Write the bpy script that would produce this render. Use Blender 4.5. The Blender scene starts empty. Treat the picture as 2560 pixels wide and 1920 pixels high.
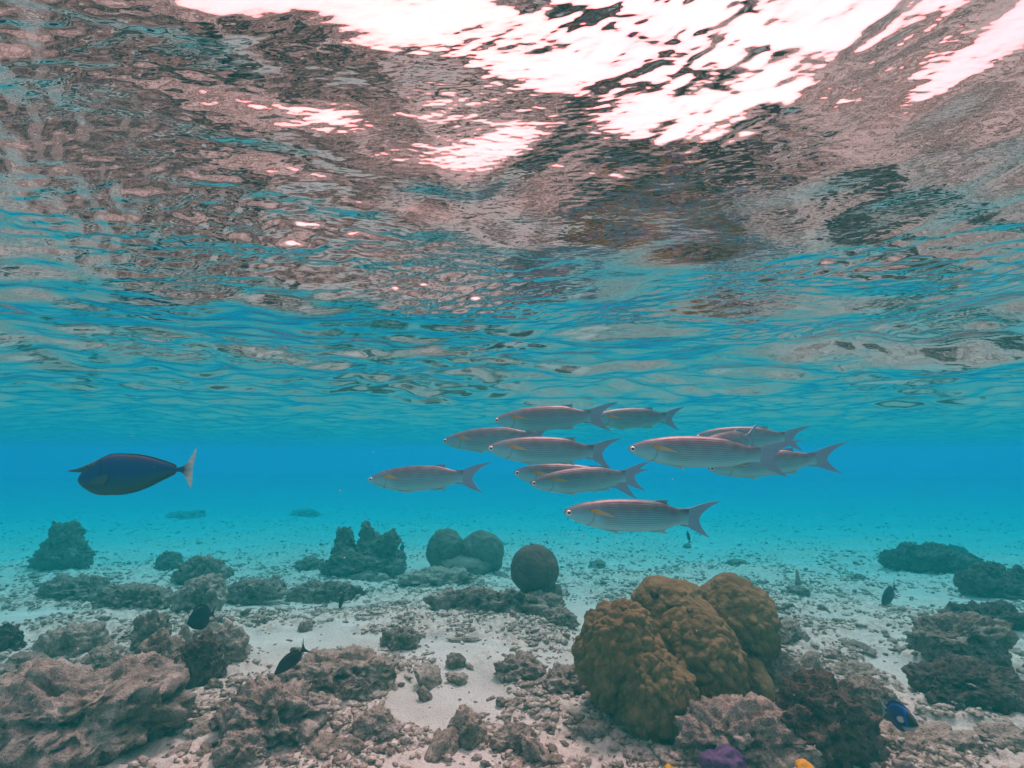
import bpy, bmesh, math, random
import numpy as np
from mathutils import Vector, Matrix

S = bpy.context.scene
C = S.collection
# ------------------------------------------------------------------ camera
K = 2560 / 2212.0                 # photo coordinates below are read on a 2212 px wide view
F = 1400.0                        # focal length in photo pixels
PITCH = math.radians(6.9)
cam_d = bpy.data.cameras.new('camera'); cam = bpy.data.objects.new('camera', cam_d); C.objects.link(cam)
cam_d.sensor_width = 36.0; cam_d.lens = F / 2560 * 36.0
cam_d.clip_start = 0.02; cam_d.clip_end = 500
cam.location = (0, 0, 0); cam.rotation_euler = (math.pi / 2 + PITCH, 0, 0)
S.camera = cam
# ------------------------------------------------------------------ world, sun, exposure
SUN_EL, SUN_AZ = math.radians(63), math.radians(18)
W = bpy.data.worlds.new('World'); S.world = W; W.use_nodes = True
nt = W.node_tree; nt.nodes.clear()
wo = nt.nodes.new('ShaderNodeOutputWorld')
sky = nt.nodes.new('ShaderNodeTexSky'); sky.sky_type = 'NISHITA'; sky.sun_disc = False
sky.sun_elevation = SUN_EL; sky.sun_rotation = SUN_AZ
b1 = nt.nodes.new('ShaderNodeBackground'); b1.inputs['Strength'].default_value = 0.12
nt.links.new(sky.outputs[0], b1.inputs['Color'])
tc = nt.nodes.new('ShaderNodeTexCoord')
nz = nt.nodes.new('ShaderNodeTexNoise'); nz.inputs['Scale'].default_value = 2.2; nz.inputs['Detail'].default_value = 5
nt.links.new(tc.outputs['Generated'], nz.inputs['Vector'])
rp = nt.nodes.new('ShaderNodeValToRGB')
rp.color_ramp.elements[0].position = .35; rp.color_ramp.elements[0].color = (1.0, .165, .165, 1)
rp.color_ramp.elements[1].position = .62; rp.color_ramp.elements[1].color = (1.0, .19, .175, 1)
nt.links.new(nz.outputs[0], rp.inputs[0])
b2 = nt.nodes.new('ShaderNodeBackground'); b2.inputs['Strength'].default_value = 2.8
nt.links.new(rp.outputs[0], b2.inputs['Color'])
mx = nt.nodes.new('ShaderNodeMixShader'); mx.inputs[0].default_value = .92
nt.links.new(b1.outputs[0], mx.inputs[1]); nt.links.new(b2.outputs[0], mx.inputs[2])
nt.links.new(mx.outputs[0], wo.inputs['Surface'])
sd = bpy.data.lights.new('sun', 'SUN'); sd.energy = 5.0; sd.angle = math.radians(10); sd.color = (1.0, .195, .17)
so = bpy.data.objects.new('sun', sd); C.objects.link(so)
sv = Vector((math.cos(SUN_EL) * math.sin(SUN_AZ), math.cos(SUN_EL) * math.cos(SUN_AZ), math.sin(SUN_EL)))
so.rotation_euler = sv.to_track_quat('Z', 'Y').to_euler(); so.location = sv * 20
vs = S.view_settings; vs.view_transform = 'Standard'; vs.look = 'None'; vs.gamma = 1; vs.exposure = 1.12
S.display_settings.display_device = 'sRGB'
cy = S.cycles
cy.max_bounces = 10; cy.diffuse_bounces = 3; cy.glossy_bounces = 4; cy.transmission_bounces = 4
cy.volume_bounces = 3; cy.transparent_max_bounces = 12
cy.use_denoising = True
try: cy.denoiser = 'OPENIMAGEDENOISE'
except Exception: pass
cy.sample_clamp_indirect = 6.0

# ------------------------------------------------------------------ noise
_r = np.random.RandomState(7)
PERM = np.concatenate([_r.permutation(256)] * 3).astype(np.int32)
GRAD = _r.normal(size=(256, 3)).astype(np.float32); GRAD /= np.linalg.norm(GRAD, axis=1)[:, None]
def pn(P, seed=0):
    """gradient noise, P (N,3) -> about -1..1"""
    P = np.asarray(P, np.float32) + np.float32(seed * 17.31)
    I = np.floor(P).astype(np.int32); f = P - I; I &= 255
    u = f * f * f * (f * (f * 6 - 15) + 10)
    out = np.zeros(len(P), np.float32)
    for dx in (0, 1):
        hx = PERM[(I[:, 0] + dx) & 255]; wx = u[:, 0] if dx else 1 - u[:, 0]
        for dy in (0, 1):
            hy = PERM[hx + ((I[:, 1] + dy) & 255)]; wy = u[:, 1] if dy else 1 - u[:, 1]
            for dz in (0, 1):
                g = GRAD[PERM[hy + ((I[:, 2] + dz) & 255)]]; wz = u[:, 2] if dz else 1 - u[:, 2]
                out += wx * wy * wz * (g[:, 0] * (f[:, 0] - dx) + g[:, 1] * (f[:, 1] - dy) + g[:, 2] * (f[:, 2] - dz))
    return out * 1.5
def fbm(P, oct=4, seed=0, gain=.5, ridge=False):
    P = np.asarray(P, np.float32); s = 0; a = 1.0; t = 0
    for i in range(oct):
        n = pn(P * (2.03 ** i), seed + i)
        if ridge: n = 1 - 2 * np.abs(n)
        s = s + a * n; t += a; a *= gain
    return s / t
def worley(P, seed=0, jit=.9):
    P = np.asarray(P, np.float32); I = np.floor(P).astype(np.int32)
    f1 = np.full(len(P), 9, np.float32); f2 = f1.copy()
    for dx in (-1, 0, 1):
        for dy in (-1, 0, 1):
            for dz in (-1, 0, 1):
                c = I + np.array((dx, dy, dz), np.int32)
                h = PERM[PERM[PERM[(c[:, 0] + seed) & 255] + (c[:, 1] & 255)] + (c[:, 2] & 255)]
                o = c + .5 + jit * .5 * GRAD[h]
                d = np.linalg.norm(P - o, axis=1)
                f2 = np.minimum(f2, np.maximum(f1, d)); f1 = np.minimum(f1, d)
    return f1, f2
def p2(x, y, s, z=0.0):
    return np.stack([x * s, y * s, np.full_like(x, z)], 1)
def sst(a, b, x):
    t = np.clip((x - a) / (b - a), 0, 1); return t * t * (3 - 2 * t)

# ------------------------------------------------------------------ mesh helpers
def mk_mesh(name, V, Fs, smooth=True, attrs=None, uv=None):
    me = bpy.data.meshes.new(name)
    V = np.asarray(V, np.float32)
    me.vertices.add(len(V)); me.vertices.foreach_set('co', V.ravel())
    if isinstance(Fs, np.ndarray): Fs = [Fs]
    loops = np.concatenate([f.ravel() for f in Fs]).astype(np.int32)
    counts = np.concatenate([np.full(len(f), f.shape[1]) for f in Fs]).astype(np.int32)
    starts = np.concatenate([[0], np.cumsum(counts)[:-1]]).astype(np.int32)
    me.loops.add(len(loops)); me.loops.foreach_set('vertex_index', loops)
    me.polygons.add(len(counts)); me.polygons.foreach_set('loop_start', starts)
    me.update(calc_edges=True)
    me.polygons.foreach_set('use_smooth', np.full(len(counts), smooth))
    for k, a in (attrs or {}).items():
        at_ = me.attributes.new(k, 'FLOAT', 'POINT'); at_.data.foreach_set('value', np.asarray(a, np.float32))
    if uv is not None:
        l = me.uv_layers.new(name='UVMap'); l.data.foreach_set('uv', np.asarray(uv, np.float32)[loops].ravel())
    me.validate(); me.update()
    return me
def link(name, me, mat=None, parent=None, loc=(0, 0, 0)):
    o = bpy.data.objects.new(name, me); C.objects.link(o); o.location = loc
    if mat is not None and not me.materials: me.materials.append(mat)
    if parent is not None: o.parent = parent
    return o
def tag(o, label=None, cat=None, group=None, kind=None):
    for k, v in (('label', label), ('category', cat), ('group', group), ('kind', kind)):
        if v: o[k] = v
    return o
_ico = {}
def ico(n):
    if n not in _ico:
        bm = bmesh.new(); bmesh.ops.create_icosphere(bm, subdivisions=n, radius=1.0)
        V = np.array([v.co[:] for v in bm.verts], np.float32); bm.verts.index_update()
        Fc = np.array([[v.index for v in f.verts] for f in bm.faces], np.int32); bm.free()
        V /= np.linalg.norm(V, axis=1)[:, None]
        _ico[n] = (V, Fc)
    return _ico[n]

# ------------------------------------------------------------------ pixel <-> world
def ray(px, py):
    a = (px * K - 1280) / F; b = (960 - py * K) / F
    return np.array([a, math.cos(PITCH) - b * math.sin(PITCH), math.sin(PITCH) + b * math.cos(PITCH)])
def at(px, py, depth):
    r = ray(px, py); return r * (depth / r[1])

# ------------------------------------------------------------------ materials
def nodes(name):
    m = bpy.data.materials.new(name); m.use_nodes = True
    t = m.node_tree; b = t.nodes['Principled BSDF']; return m, t, b
def N(t, typ, **kw):
    n = t.nodes.new(typ)
    for k, v in kw.items():
        if k.startswith('i_'):
            n.inputs[k[2:].replace('_', ' ')].default_value = v
        else: setattr(n, k, v)
    return n
def ramp(t, src, stops):
    r = t.nodes.new('ShaderNodeValToRGB'); e = r.color_ramp.elements
    while len(e) < len(stops): e.new(.5)
    for q, (p, c) in zip(e, stops):
        q.position = p; q.color = (c, c, c, 1) if not isinstance(c, tuple) else (*c, 1)
    t.links.new(src, r.inputs[0]); return r.outputs[0]
def mixc(t, fac, a, b, mode='MIX'):
    n = t.nodes.new('ShaderNodeMix'); n.data_type = 'RGBA'; n.blend_type = mode
    for i, v in ((0, fac), (6, a), (7, b)):
        if hasattr(v, 'is_output'): t.links.new(v, n.inputs[i])
        elif isinstance(v, tuple): n.inputs[i].default_value = (*v, 1)
        else: n.inputs[i].default_value = v
    return n.outputs[2]
def math_(t, op, a, b=None, c=None, clamp=False):
    n = t.nodes.new('ShaderNodeMath'); n.operation = op; n.use_clamp = clamp
    for i, v in enumerate((a, b, c)):
        if v is None: continue
        if hasattr(v, 'is_output'): t.links.new(v, n.inputs[i])
        else: n.inputs[i].default_value = v
    return n.outputs[0]
def bump(t, bsdf, h, strength, dist):
    n = N(t, 'ShaderNodeBump'); n.inputs['Strength'].default_value = strength; n.inputs['Distance'].default_value = dist
    t.links.new(h, n.inputs['Height']); t.links.new(n.outputs[0], bsdf.inputs['Normal'])
def noise(t, vec, scale, detail=4, rough=.55):
    n = N(t, 'ShaderNodeTexNoise'); n.inputs['Scale'].default_value = scale
    n.inputs['Detail'].default_value = detail; n.inputs['Roughness'].default_value = rough
    t.links.new(vec, n.inputs['Vector']); return n.outputs[0]

def rock_material(name, dark, mid, pale, pink=.0, scale=1.0, offset=0.0):
    m, t, b = nodes(name)
    tcn = N(t, 'ShaderNodeTexCoord'); v = tcn.outputs['Object']
    big = noise(t, v, 9 * scale, 6, .62); fine = noise(t, v, 55 * scale, 5, .65); grit = noise(t, v, 190, 3, .6)
    c = ramp(t, big, [(.32 + offset, dark), (.5 + offset, mid), (.68 + offset, pale)])
    f2 = ramp(t, fine, [(.35, 0.0), (.62, 1.0)])
    c = mixc(t, math_(t, 'MULTIPLY', f2, .45), c, pale)
    g2 = ramp(t, grit, [(.36, 1.0), (.47, 0.0)])
    c = mixc(t, math_(t, 'MULTIPLY', g2, .6), c, tuple(x * .55 for x in dark))
    tm = ramp(t, noise(t, v, 6.5, 5, .6), [(.54, 0.0), (.62, .7)])
    c = mixc(t, tm, c, (.075, .075, .045))
    wm = ramp(t, noise(t, v, 21, 4, .6), [(.64, 0.0), (.70, .75)])
    c = mixc(t, wm, c, (.62, .56, .50))
    if pink:
        pm = ramp(t, noise(t, v, 14, 3), [(.55, 0.0), (.66, 1.0)])
        c = mixc(t, math_(t, 'MULTIPLY', pm, pink), c, (.36, .19, .24))
    t.links.new(c, b.inputs['Base Color'])
    b.inputs['Roughness'].default_value = .93; b.inputs['Specular IOR Level'].default_value = .15
    h = math_(t, 'ADD', math_(t, 'MULTIPLY', fine, 1.0), math_(t, 'MULTIPLY', grit, .45))
    bump(t, b, h, 1.0, .016)
    return m
M = {}
M['rock'] = rock_material('reef_rock', (.08, .057, .044), (.27, .20, .16), (.55, .44, .37))
M['pale'] = rock_material('dusted_reef_rock', (.17, .118, .092), (.44, .315, .255), (.70, .55, .46))
M['pink'] = rock_material('pink_crusted_rock', (.085, .060, .050), (.34, .255, .21), (.66, .53, .455), pink=.2)
M['dark'] = rock_material('dark_algae_rock', (.022, .016, .013), (.085, .06, .05), (.28, .20, .165), pink=.15)

def coral_material(name, c0, c1, patch=None, poly=240):
    m, t, b = nodes(name)
    tcn = N(t, 'ShaderNodeTexCoord'); v = tcn.outputs['Object']
    c = mixc(t, ramp(t, noise(t, v, 7, 5), [(.35, 0.0), (.65, 1.0)]), c0, c1)
    sp = ramp(t, noise(t, v, 90, 4, .7), [(.36, 1.0), (.46, 0.0)])
    c = mixc(t, math_(t, 'MULTIPLY', sp, .35), c, tuple(x * .5 for x in c0))
    if patch:
        pa = N(t, 'ShaderNodeAttribute', attribute_name='patch')
        c = mixc(t, pa.outputs['Fac'], c, mixc(t, noise(t, v, 60, 3), patch, tuple(x * .6 for x in patch)))
    t.links.new(c, b.inputs['Base Color'])
    b.inputs['Roughness'].default_value = .8; b.inputs['Specular IOR Level'].default_value = .2
    vo = N(t, 'ShaderNodeTexVoronoi'); vo.inputs['Scale'].default_value = poly; t.links.new(v, vo.inputs['Vector'])
    h = math_(t, 'ADD', math_(t, 'MULTIPLY', vo.outputs[0], .5), noise(t, v, 70, 4))
    bump(t, b, h, .55, .006)
    return m
M['porites'] = coral_material('brown_lobe_coral', (.136, .098, .043), (.245, .168, .080), patch=(.62, .45, .33))
M['brain'] = coral_material('grey_brown_coral', (.14, .115, .09), (.25, .21, .165))
M['sphere'] = coral_material('dark_round_coral', (.10, .065, .055), (.17, .115, .095))

def simple(name, col, rough=.6, spec=.3, var=.25, sc=30, **kw):
    m, t, b = nodes(name)
    tcn = N(t, 'ShaderNodeTexCoord')
    c = mixc(t, ramp(t, noise(t, tcn.outputs['Object'], sc, 4), [(.3, 0.0), (.7, 1.0)]), tuple(x * (1 - var) for x in col), tuple(min(1, x * (1 + var)) for x in col))
    t.links.new(c, b.inputs['Base Color']); b.inputs['Roughness'].default_value = rough
    b.inputs['Specular IOR Level'].default_value = spec
    for k, v in kw.items(): b.inputs[k].default_value = v
    return m
M['purple'] = simple('purple_sponge', (.10, .048, .135), .8, .2, .35, 60)
M['yellow'] = simple('yellow_sponge', (.62, .33, .03), .8, .2, .3, 60)
M['tuft'] = simple('dark_tuft', (.05, .035, .035), .9, .1)
M['stick'] = simple('dead_branch', (.30, .28, .25), .9, .1, .3, 80)

# ------------------------------------------------------------------ sea floor
SANDS = []      # (x, y, rx, ry) of clean sand patches, filled below
def g_base(x, y):
    r = np.hypot(x, y)
    z = -0.90 - 0.085 * np.clip(y - 3.0, 0, 40) ** 1.0 * np.exp(-np.clip(r - 3, 0, 60) / 26)
    z = z + .06 * pn(p2(x, y, .55), 3) * sst(1.0, 3.0, r) + .028 * pn(p2(x, y, 1.7), 4)
    return z
def gz(x, y): return float(g_base(np.array([x], np.float32), np.array([y], np.float32))[0])
def ground(px, py):
    r = ray(px, py); t = .5
    if r[2] >= -0.004: return at(px, py, 25)
    for i in range(4000):
        p = r * t
        if p[2] <= gz(p[0], p[1]): break
        t += .012 + t * .002
    return np.array([p[0], p[1], gz(p[0], p[1])])
for (px, py, wx, wy) in ((975, 1500, 125, 85), (960, 1405, 90, 28), (640, 1385, 110, 28), (1255, 1320, 60, 34), (60, 1335, 110, 18),
                         (1960, 1455, 60, 60), (500, 1375, 60, 16), (2085, 1600, 110, 40), (1940, 1590, 60, 30), (760, 1385, 80, 16)):
    g = ground(px, py); d = g[1] / F * K
    gy = abs(ground(px, py - wy)[1] - ground(px, py + wy)[1]) / 2
    SANDS.append((g[0], g[1], wx * d, gy))
def rub_mask(x, y):
    m = sst(-.40, .16, fbm(p2(x, y, 1.25), 4, 11) + .10 * sst(5, 1.6, y) + .22 * pn(p2(x, y, 6.5), 13))
    m = m * sst(1.3, 2.3, np.hypot(x, y) + .12 * pn(p2(x, y, 3.0), 9))
    for (sx, sy, rx, ry) in SANDS:
        d = np.hypot((x - sx) / rx, (y - sy) / ry) + .25 * pn(p2(x, y, 4.0), 6)
        m = m * sst(.75, 1.15, d)
    return m
def polar(r0, r1, nr, a_fine, na, na_back):
    """tessellation: dense where the sheet is near and in front, coarse behind"""
    a = np.concatenate([np.linspace(-a_fine, a_fine, na), np.linspace(a_fine, 2 * math.pi - a_fine, na_back + 2)[1:-1]])
    r = r0 * (r1 / r0) ** np.linspace(0, 1, nr)
    R, A = np.meshgrid(r, a, indexing='ij')
    x = (R * np.sin(A)).ravel().astype(np.float32); y = (R * np.cos(A)).ravel().astype(np.float32)
    n = len(a); i = np.arange(nr - 1)[:, None] * n; j = np.arange(n)[None]; jn = (j + 1) % n
    Q = np.stack([(i + j), (i + n + j), (i + n + jn), (i + jn)], -1).reshape(-1, 4)
    cx = len(x); T = np.stack([np.full(n, cx), np.arange(n), (np.arange(n) + 1) % n], 1)
    x = np.append(x, 0).astype(np.float32); y = np.append(y, 0).astype(np.float32)
    return x, y, [Q[:, ::-1], T[:, ::-1]]
def floor_detail(x, y, m):
    r = np.hypot(x, y); near = sst(16, 4, r)
    d = m * near * (.055 * (fbm(p2(x, y, 7), 3, 21, ridge=True) * .5 + .2) + .034 * fbm(p2(x, y, 22), 3, 25))
    d = d + (1 - m) * (.004 * pn(p2(x, y, 9), 31))
    return d
x, y, FF = polar(.5, 44, 900, math.radians(72), 1250, 110)
m = rub_mask(x, y)
z = g_base(x, y) + floor_detail(x, y, m)
me = mk_mesh('sea_floor', np.stack([x, y, z], 1), FF, attrs={'rubble': m})
mt, t, b = nodes('coral_sand')
gp = N(t, 'ShaderNodeNewGeometry').outputs['Position']
ra = N(t, 'ShaderNodeAttribute', attribute_name='rubble').outputs['Fac']
sand = mixc(t, ramp(t, noise(t, gp, 5, 5), [(.3, 0.0), (.7, 1.0)]), (.60, .535, .48), (.76, .70, .635))
sand = mixc(t, math_(t, 'MULTIPLY', ramp(t, noise(t, gp, 130, 4, .7), [(.34, 1.0), (.43, 0.0)]), .7), sand, (.20, .17, .15))
rubc = ramp(t, noise(t, gp, 26, 7, .68), [(.30, (.36, .265, .22)), (.43, (.62, .49, .42)), (.58, (.80, .68, .60))])
fl = math_(t, 'ADD', ra, math_(t, 'MULTIPLY', math_(t, 'SUBTRACT', noise(t, gp, 7, 6, .65), .5), 1.6))
fl = ramp(t, fl, [(.25, 0.0), (.75, .9)])
t.links.new(mixc(t, fl, sand, rubc), b.inputs['Base Color'])
b.inputs['Roughness'].default_value = .95; b.inputs['Specular IOR Level'].default_value = .1
bump(t, b, math_(t, 'ADD', noise(t, gp, 60, 5, .65), math_(t, 'MULTIPLY', noise(t, gp, 240, 3), .35)), .8, .012)
tag(link('sea_floor', me, mt), kind='structure')

# ------------------------------------------------------------------ water surface
HS = 0.32
def waves(x, y):
    r = np.hypot(x, y).astype(np.float32); cell = np.maximum(.0040 * r, .0010)
    rs = np.random.RandomState(74)
    wx = x + .05 * pn(p2(x, y, 1.6), 41) + .012 * pn(p2(x, y, 6), 43)
    wy = y + .05 * pn(p2(x, y, 1.6), 42) + .012 * pn(p2(x, y, 6), 44)
    patch = .35 + 1.25 * sst(-.35, .45, pn(p2(x, y, 1.3), 45)) ; patch2 = .15 + 1.5 * sst(-.3, .5, pn(p2(x, y, 2.6), 46))
    z = np.zeros_like(x)
    bands = ((1.3, 2.6, 5, .016, 0), (.55, 1.2, 7, .016, 0), (.2, .5, 12, .022, 0), (.07, .19, 20, .020, 1), (.026, .065, 26, .027, 2), (.010, .025, 30, .026, 2))
    far = .8 + 1.7 * sst(.7, 2.2, r)
    for lo, hi, n, sl, md in bands:
        for i in range(n):
            lam = lo * (hi / lo) ** rs.rand(); a = rs.normal(0.25, .55) ; ph = rs.rand() * 6.283
            k = 2 * math.pi / lam; fade = np.clip(lam / (cell * 3.0) - 1, 0, 1)
            h = np.cos(k * (wx * math.sin(a) + wy * math.cos(a)) + ph)
            if md == 0: h = h + .18 * np.cos(2 * (k * (wx * math.sin(a) + wy * math.cos(a)) + ph))
            h = h * (sl / k) * fade
            z += h * (patch if md == 1 else patch2 if md == 2 else far)
    # one low swell passing overhead, its far slope falling away in front and to the right
    z += SW_A * np.exp(-((x - SW_X) ** 2 + (y - SW_Y) ** 2) / (2 * SW_S ** 2))
    z += .032 * np.cos(2 * math.pi * (y + x * x * (.55 + .2 * (1 + np.tanh(3 * x)))) / 2.7) * np.exp(-(r / 2.6) ** 2)
    return z
SW_A, SW_X, SW_Y, SW_S = .12, .62, .10, .34
x, y, FF = polar(.12, 44, 1500, math.radians(54), 1400, 130)
z = HS + np.clip(waves(x, y), -.2, .2)
ZTOP = float(z.max()) + .05
me = mk_mesh('water_surface', np.stack([x, y, z], 1), [f for f in FF])
mw = bpy.data.materials.new('water'); mw.use_nodes = True; t = mw.node_tree; t.nodes.clear()
o_ = N(t, 'ShaderNodeOutputMaterial'); fr = N(t, 'ShaderNodeFresnel'); fr.inputs['IOR'].default_value = 1.333
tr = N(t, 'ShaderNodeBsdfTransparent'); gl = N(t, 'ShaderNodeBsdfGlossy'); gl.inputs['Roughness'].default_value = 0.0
gl.inputs['Color'].default_value = (1, .72, .73, 1)  # pink lens-flare glow painted into the mirror colour; clear water reflects untinted
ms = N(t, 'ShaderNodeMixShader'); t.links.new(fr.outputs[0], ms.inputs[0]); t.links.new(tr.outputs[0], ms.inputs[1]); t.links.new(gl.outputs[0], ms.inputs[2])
gp = N(t, 'ShaderNodeNewGeometry').outputs['Position']
mpn = N(t, 'ShaderNodeMapping'); mpn.inputs['Scale'].default_value = (1, 2.1, 0); mpn.inputs['Rotation'].default_value = (0, 0, .3); t.links.new(gp, mpn.inputs['Vector'])
hgt = noise(t, mpn.outputs[0], 60, 1, .4)
hgt = math_(t, 'MULTIPLY', hgt, ramp(t, noise(t, gp, 2.4, 2), [(.35, .25), (.65, 1.0)]))
bpn = N(t, 'ShaderNodeBump'); bpn.inputs['Strength'].default_value = 1.0; bpn.inputs['Distance'].default_value = .0007; t.links.new(hgt, bpn.inputs['Height'])
t.links.new(bpn.outputs[0], fr.inputs['Normal']); t.links.new(bpn.outputs[0], gl.inputs['Normal'])
t.links.new(ms.outputs[0], o_.inputs['Surface'])
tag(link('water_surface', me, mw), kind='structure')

# ------------------------------------------------------------------ haze: the sea water itself
bm = bmesh.new(); bmesh.ops.create_cube(bm, size=1.0)
lo = np.array((-47, -47, -4.5)); hi = np.array((47, 47, ZTOP))
for v in bm.verts: v.co = Vector([(lo[i] + hi[i]) / 2 + v.co[i] * (hi[i] - lo[i]) for i in range(3)])
hm = bpy.data.meshes.new('haze'); bm.to_mesh(hm); bm.free()
mh = bpy.data.materials.new('sea_haze'); mh.use_nodes = True; t = mh.node_tree; t.nodes.clear()
o_ = N(t, 'ShaderNodeOutputMaterial'); pv = N(t, 'ShaderNodeVolumePrincipled')
pv.inputs['Density'].default_value = .47
pv.inputs['Color'].default_value = (.004, .094, .096, 1)
pv.inputs['Absorption Color'].default_value = (0.0, .77, .932, 1)
pv.inputs['Anisotropy'].default_value = .3
t.links.new(pv.outputs[0], o_.inputs['Volume'])
tag(link('haze', hm, mh), kind='stuff')
# ------------------------------------------------------------------ reef rocks and corals
def blob_star(D, seed, n, spread=.55, rmin=.35, rmax=.62, flat=.8):
    """lumpy star-shaped radius: union of n balls round the origin seen along directions D"""
    rs = np.random.RandomState(seed); out = np.full(len(D), .30, np.float32)
    for i in range(n):
        c = rs.normal(size=3); c /= np.linalg.norm(c); c[2] *= flat; c = c * spread * (.6 + .5 * rs.rand())
        r = rmin + (rmax - rmin) * rs.rand()
        cd = D @ c.astype(np.float32); q = cd * cd - (c @ c) + r * r
        t_ = np.where(q > 0, cd + np.sqrt(np.maximum(q, 0)), 0)
        k = 14.0; out = np.log(np.exp(k * out) + np.exp(k * t_)) / k
    return out
def rock_mesh(seed, dims, style='boulder', sub=5, rough=1.0):
    D, Fc = ico(sub)
    w = np.stack([pn(D * 1.7, seed + 60), pn(D * 1.7, seed + 61), pn(D * 1.7, seed + 62)], 1)
    if style == 'boulder':
        r = 1 + .42 * fbm(D * 1.25 + .3 * w, 3, seed)
    elif style == 'lumpy':
        r = blob_star(D, seed, 11)
    elif style == 'knobs':
        r = blob_star(D, seed, 20, .75, .2, .38, .9)
    elif style == 'slab':
        r = 1 / np.maximum(np.abs(D[:, 2] * 1.0), np.maximum(np.abs(D[:, 0]) * .95, np.abs(D[:, 1] * .9))) ** .6 + .12 * w[:, 0]
    elif style == 'spire':
        r = 1 + .55 * np.clip(D[:, 2], 0, 1) ** 6 + .22 * fbm(D * 1.6, 3, seed)
    r = r.astype(np.float32)
    P = D * r[:, None]
    P = P + .16 * rough * np.stack([pn(P * 2.2, seed + 20), pn(P * 2.2, seed + 21), pn(P * 2.2, seed + 22)], 1)
    lo, hi = P.min(0), P.max(0); P = (P - (lo + hi) / 2) / (hi - lo) * np.array(dims, np.float32)   # metres
    m_ = max(dims); nrm = D
    if m_ > .05:
        f1, f2 = worley(P * (1.0 / max(.032, m_ * .11)), seed)
        P = P + nrm * ((.5 - f1) * min(.022, m_ * .045) * rough)[:, None]
    P = P + nrm * (fbm(P / max(.05, m_ * .22), 5, seed + 9, .6) * min(.05, m_ * .10) * rough)[:, None]
    if sub >= 5:
        P = P + nrm * ((.5 - np.abs(fbm(P / max(.045, m_ * .10), 3, seed + 41))) * min(.05, m_ * .07) * rough)[:, None]
        P = P - nrm * (sst(.12, .5, pn(P / max(.03, m_ * .08), seed + 31)) * min(.03, m_ * .055) * rough)[:, None]
        P = P + nrm * (fbm(P / .017, 2, seed + 51) * .009 * rough)[:, None]
        P = P - nrm * (sst(.38, .12, worley(P / .03, seed + 5)[0]) * .009 * rough)[:, None]
    return P, Fc
def g_rock(px, py):
    g = ground(px, py); return g
def place(cx, by, w, h, dr):
    g = ground(cx, by); dist = g[1]; W_ = w * K / F * dist
    Dp = W_ * dr; y = dist + Dp * .38
    H_ = h * K / F * dist
    return g, W_, Dp, H_, y
def rock(name, label, cat, cx, by, w, h, style='boulder', mat='rock', seed=1, dr=.75, sub=6, rough=1.15, rot=0.0, bury=.18, tilt=0.0, parent=None, lift=0.0):
    g, W_, Dp, H_, y = place(cx, by, w, h, dr)
    Hm = H_ * 1.0 / (1 - bury) * .86
    P, Fc = rock_mesh(seed, (W_, Dp, Hm), style, sub, rough)
    if tilt:
        c_, s_ = math.cos(tilt), math.sin(tilt); P = np.stack([P[:, 0] * c_ - P[:, 2] * s_, P[:, 1], P[:, 0] * s_ + P[:, 2] * c_], 1)
    x = g[0] * y / g[1]
    zc = gz(g[0], g[1]) + Hm * (.5 - bury) + lift
    o = link(name, mk_mesh(name, P, Fc), M[mat], parent, (x, y, zc))
    o.rotation_euler = (0, 0, rot)
    if label: tag(o, label, cat)
    return o
R_ = lambda *a, **k: rock('reef_rock', a[0], 'rock', *a[1:], **k)
R_('huge pale ridged rock filling the lower left corner', 165, 1705, 420, 205, 'lumpy', 'pink', 3, dr=.8, sub=6, rough=1.2)
R_('brown knobbly rock on the far side of the huge corner rock', 335, 1508, 120, 140, 'lumpy', 'rock', 5, dr=.8)
R_('dark blocky rock leaning on the brown knobbly rock', 428, 1492, 100, 118, 'boulder', 'dark', 8, dr=.8)
R_('grey rounded rock behind the dark blocky rock', 478, 1446, 108, 92, 'lumpy', 'pale', 9, dr=.8)
R_('upright thorn shaped rock below the round black fish', 398, 1408, 34, 56, 'spire', 'rock', 10, sub=4)
R_('slanting finger of rock on top of the grey rounded rock', 448, 1394, 56, 44, 'slab', 'rock', 12, sub=4, tilt=.55)
R_('tall ragged rock between the pale mound and the brown knobbly rock', 322, 1412, 76, 90, 'boulder', 'rock', 14)
R_('long overhanging rock under the diving black fish', 738, 1514, 250, 78, 'lumpy', 'pale', 16, dr=.6, sub=6, rough=1.1)
R_('rock with a black hollow face in front of the overhanging rock', 585, 1630, 232, 118, 'boulder', 'pink', 19, dr=.75, sub=6, rough=1.4)
R_('small dark topped rock tucked against the overhanging rock', 760, 1534, 80, 62, 'boulder', 'rock', 21)
R_('rounded rubble block alone on the sand by the bottom edge', 815, 1618, 92, 66, 'lumpy', 'pink', 23)
R_('purplish round stone beside the huge corner rock', 520, 1668, 110, 66, 'boulder', 'pink', 26)
R_('egg sized pale stone at the foot of the hollow faced rock', 620, 1624, 44, 34, 'boulder', 'pale', 27, sub=4)
R_('upright lump at the near edge of the clean sand patch', 1010, 1622, 82, 84, 'lumpy', 'pale', 29)
R_('broad low lump by the bottom edge under the big coral', 1110, 1634, 92, 56, 'lumpy', 'pink', 31)
R_('brown rubble heap on the far right rim of the clean sand patch', 1125, 1480, 110, 48, 'lumpy', 'pink', 33, dr=.9)
R_('brown rubble heap touching the foot of the big coral', 1235, 1516, 130, 50, 'lumpy', 'pink', 36, dr=.9)
R_('pale sloping slab of dead coral behind the round black fish', 428, 1332, 100, 78, 'slab', 'pale', 38, tilt=.45)
R_('crusty ledge hanging over the pale sloping slab', 432, 1278, 118, 56, 'lumpy', 'rock', 40, dr=.5, lift=.05)
R_('dark low ridge running right from the pale slab', 545, 1308, 125, 52, 'lumpy', 'rock', 42, dr=.5)
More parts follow.
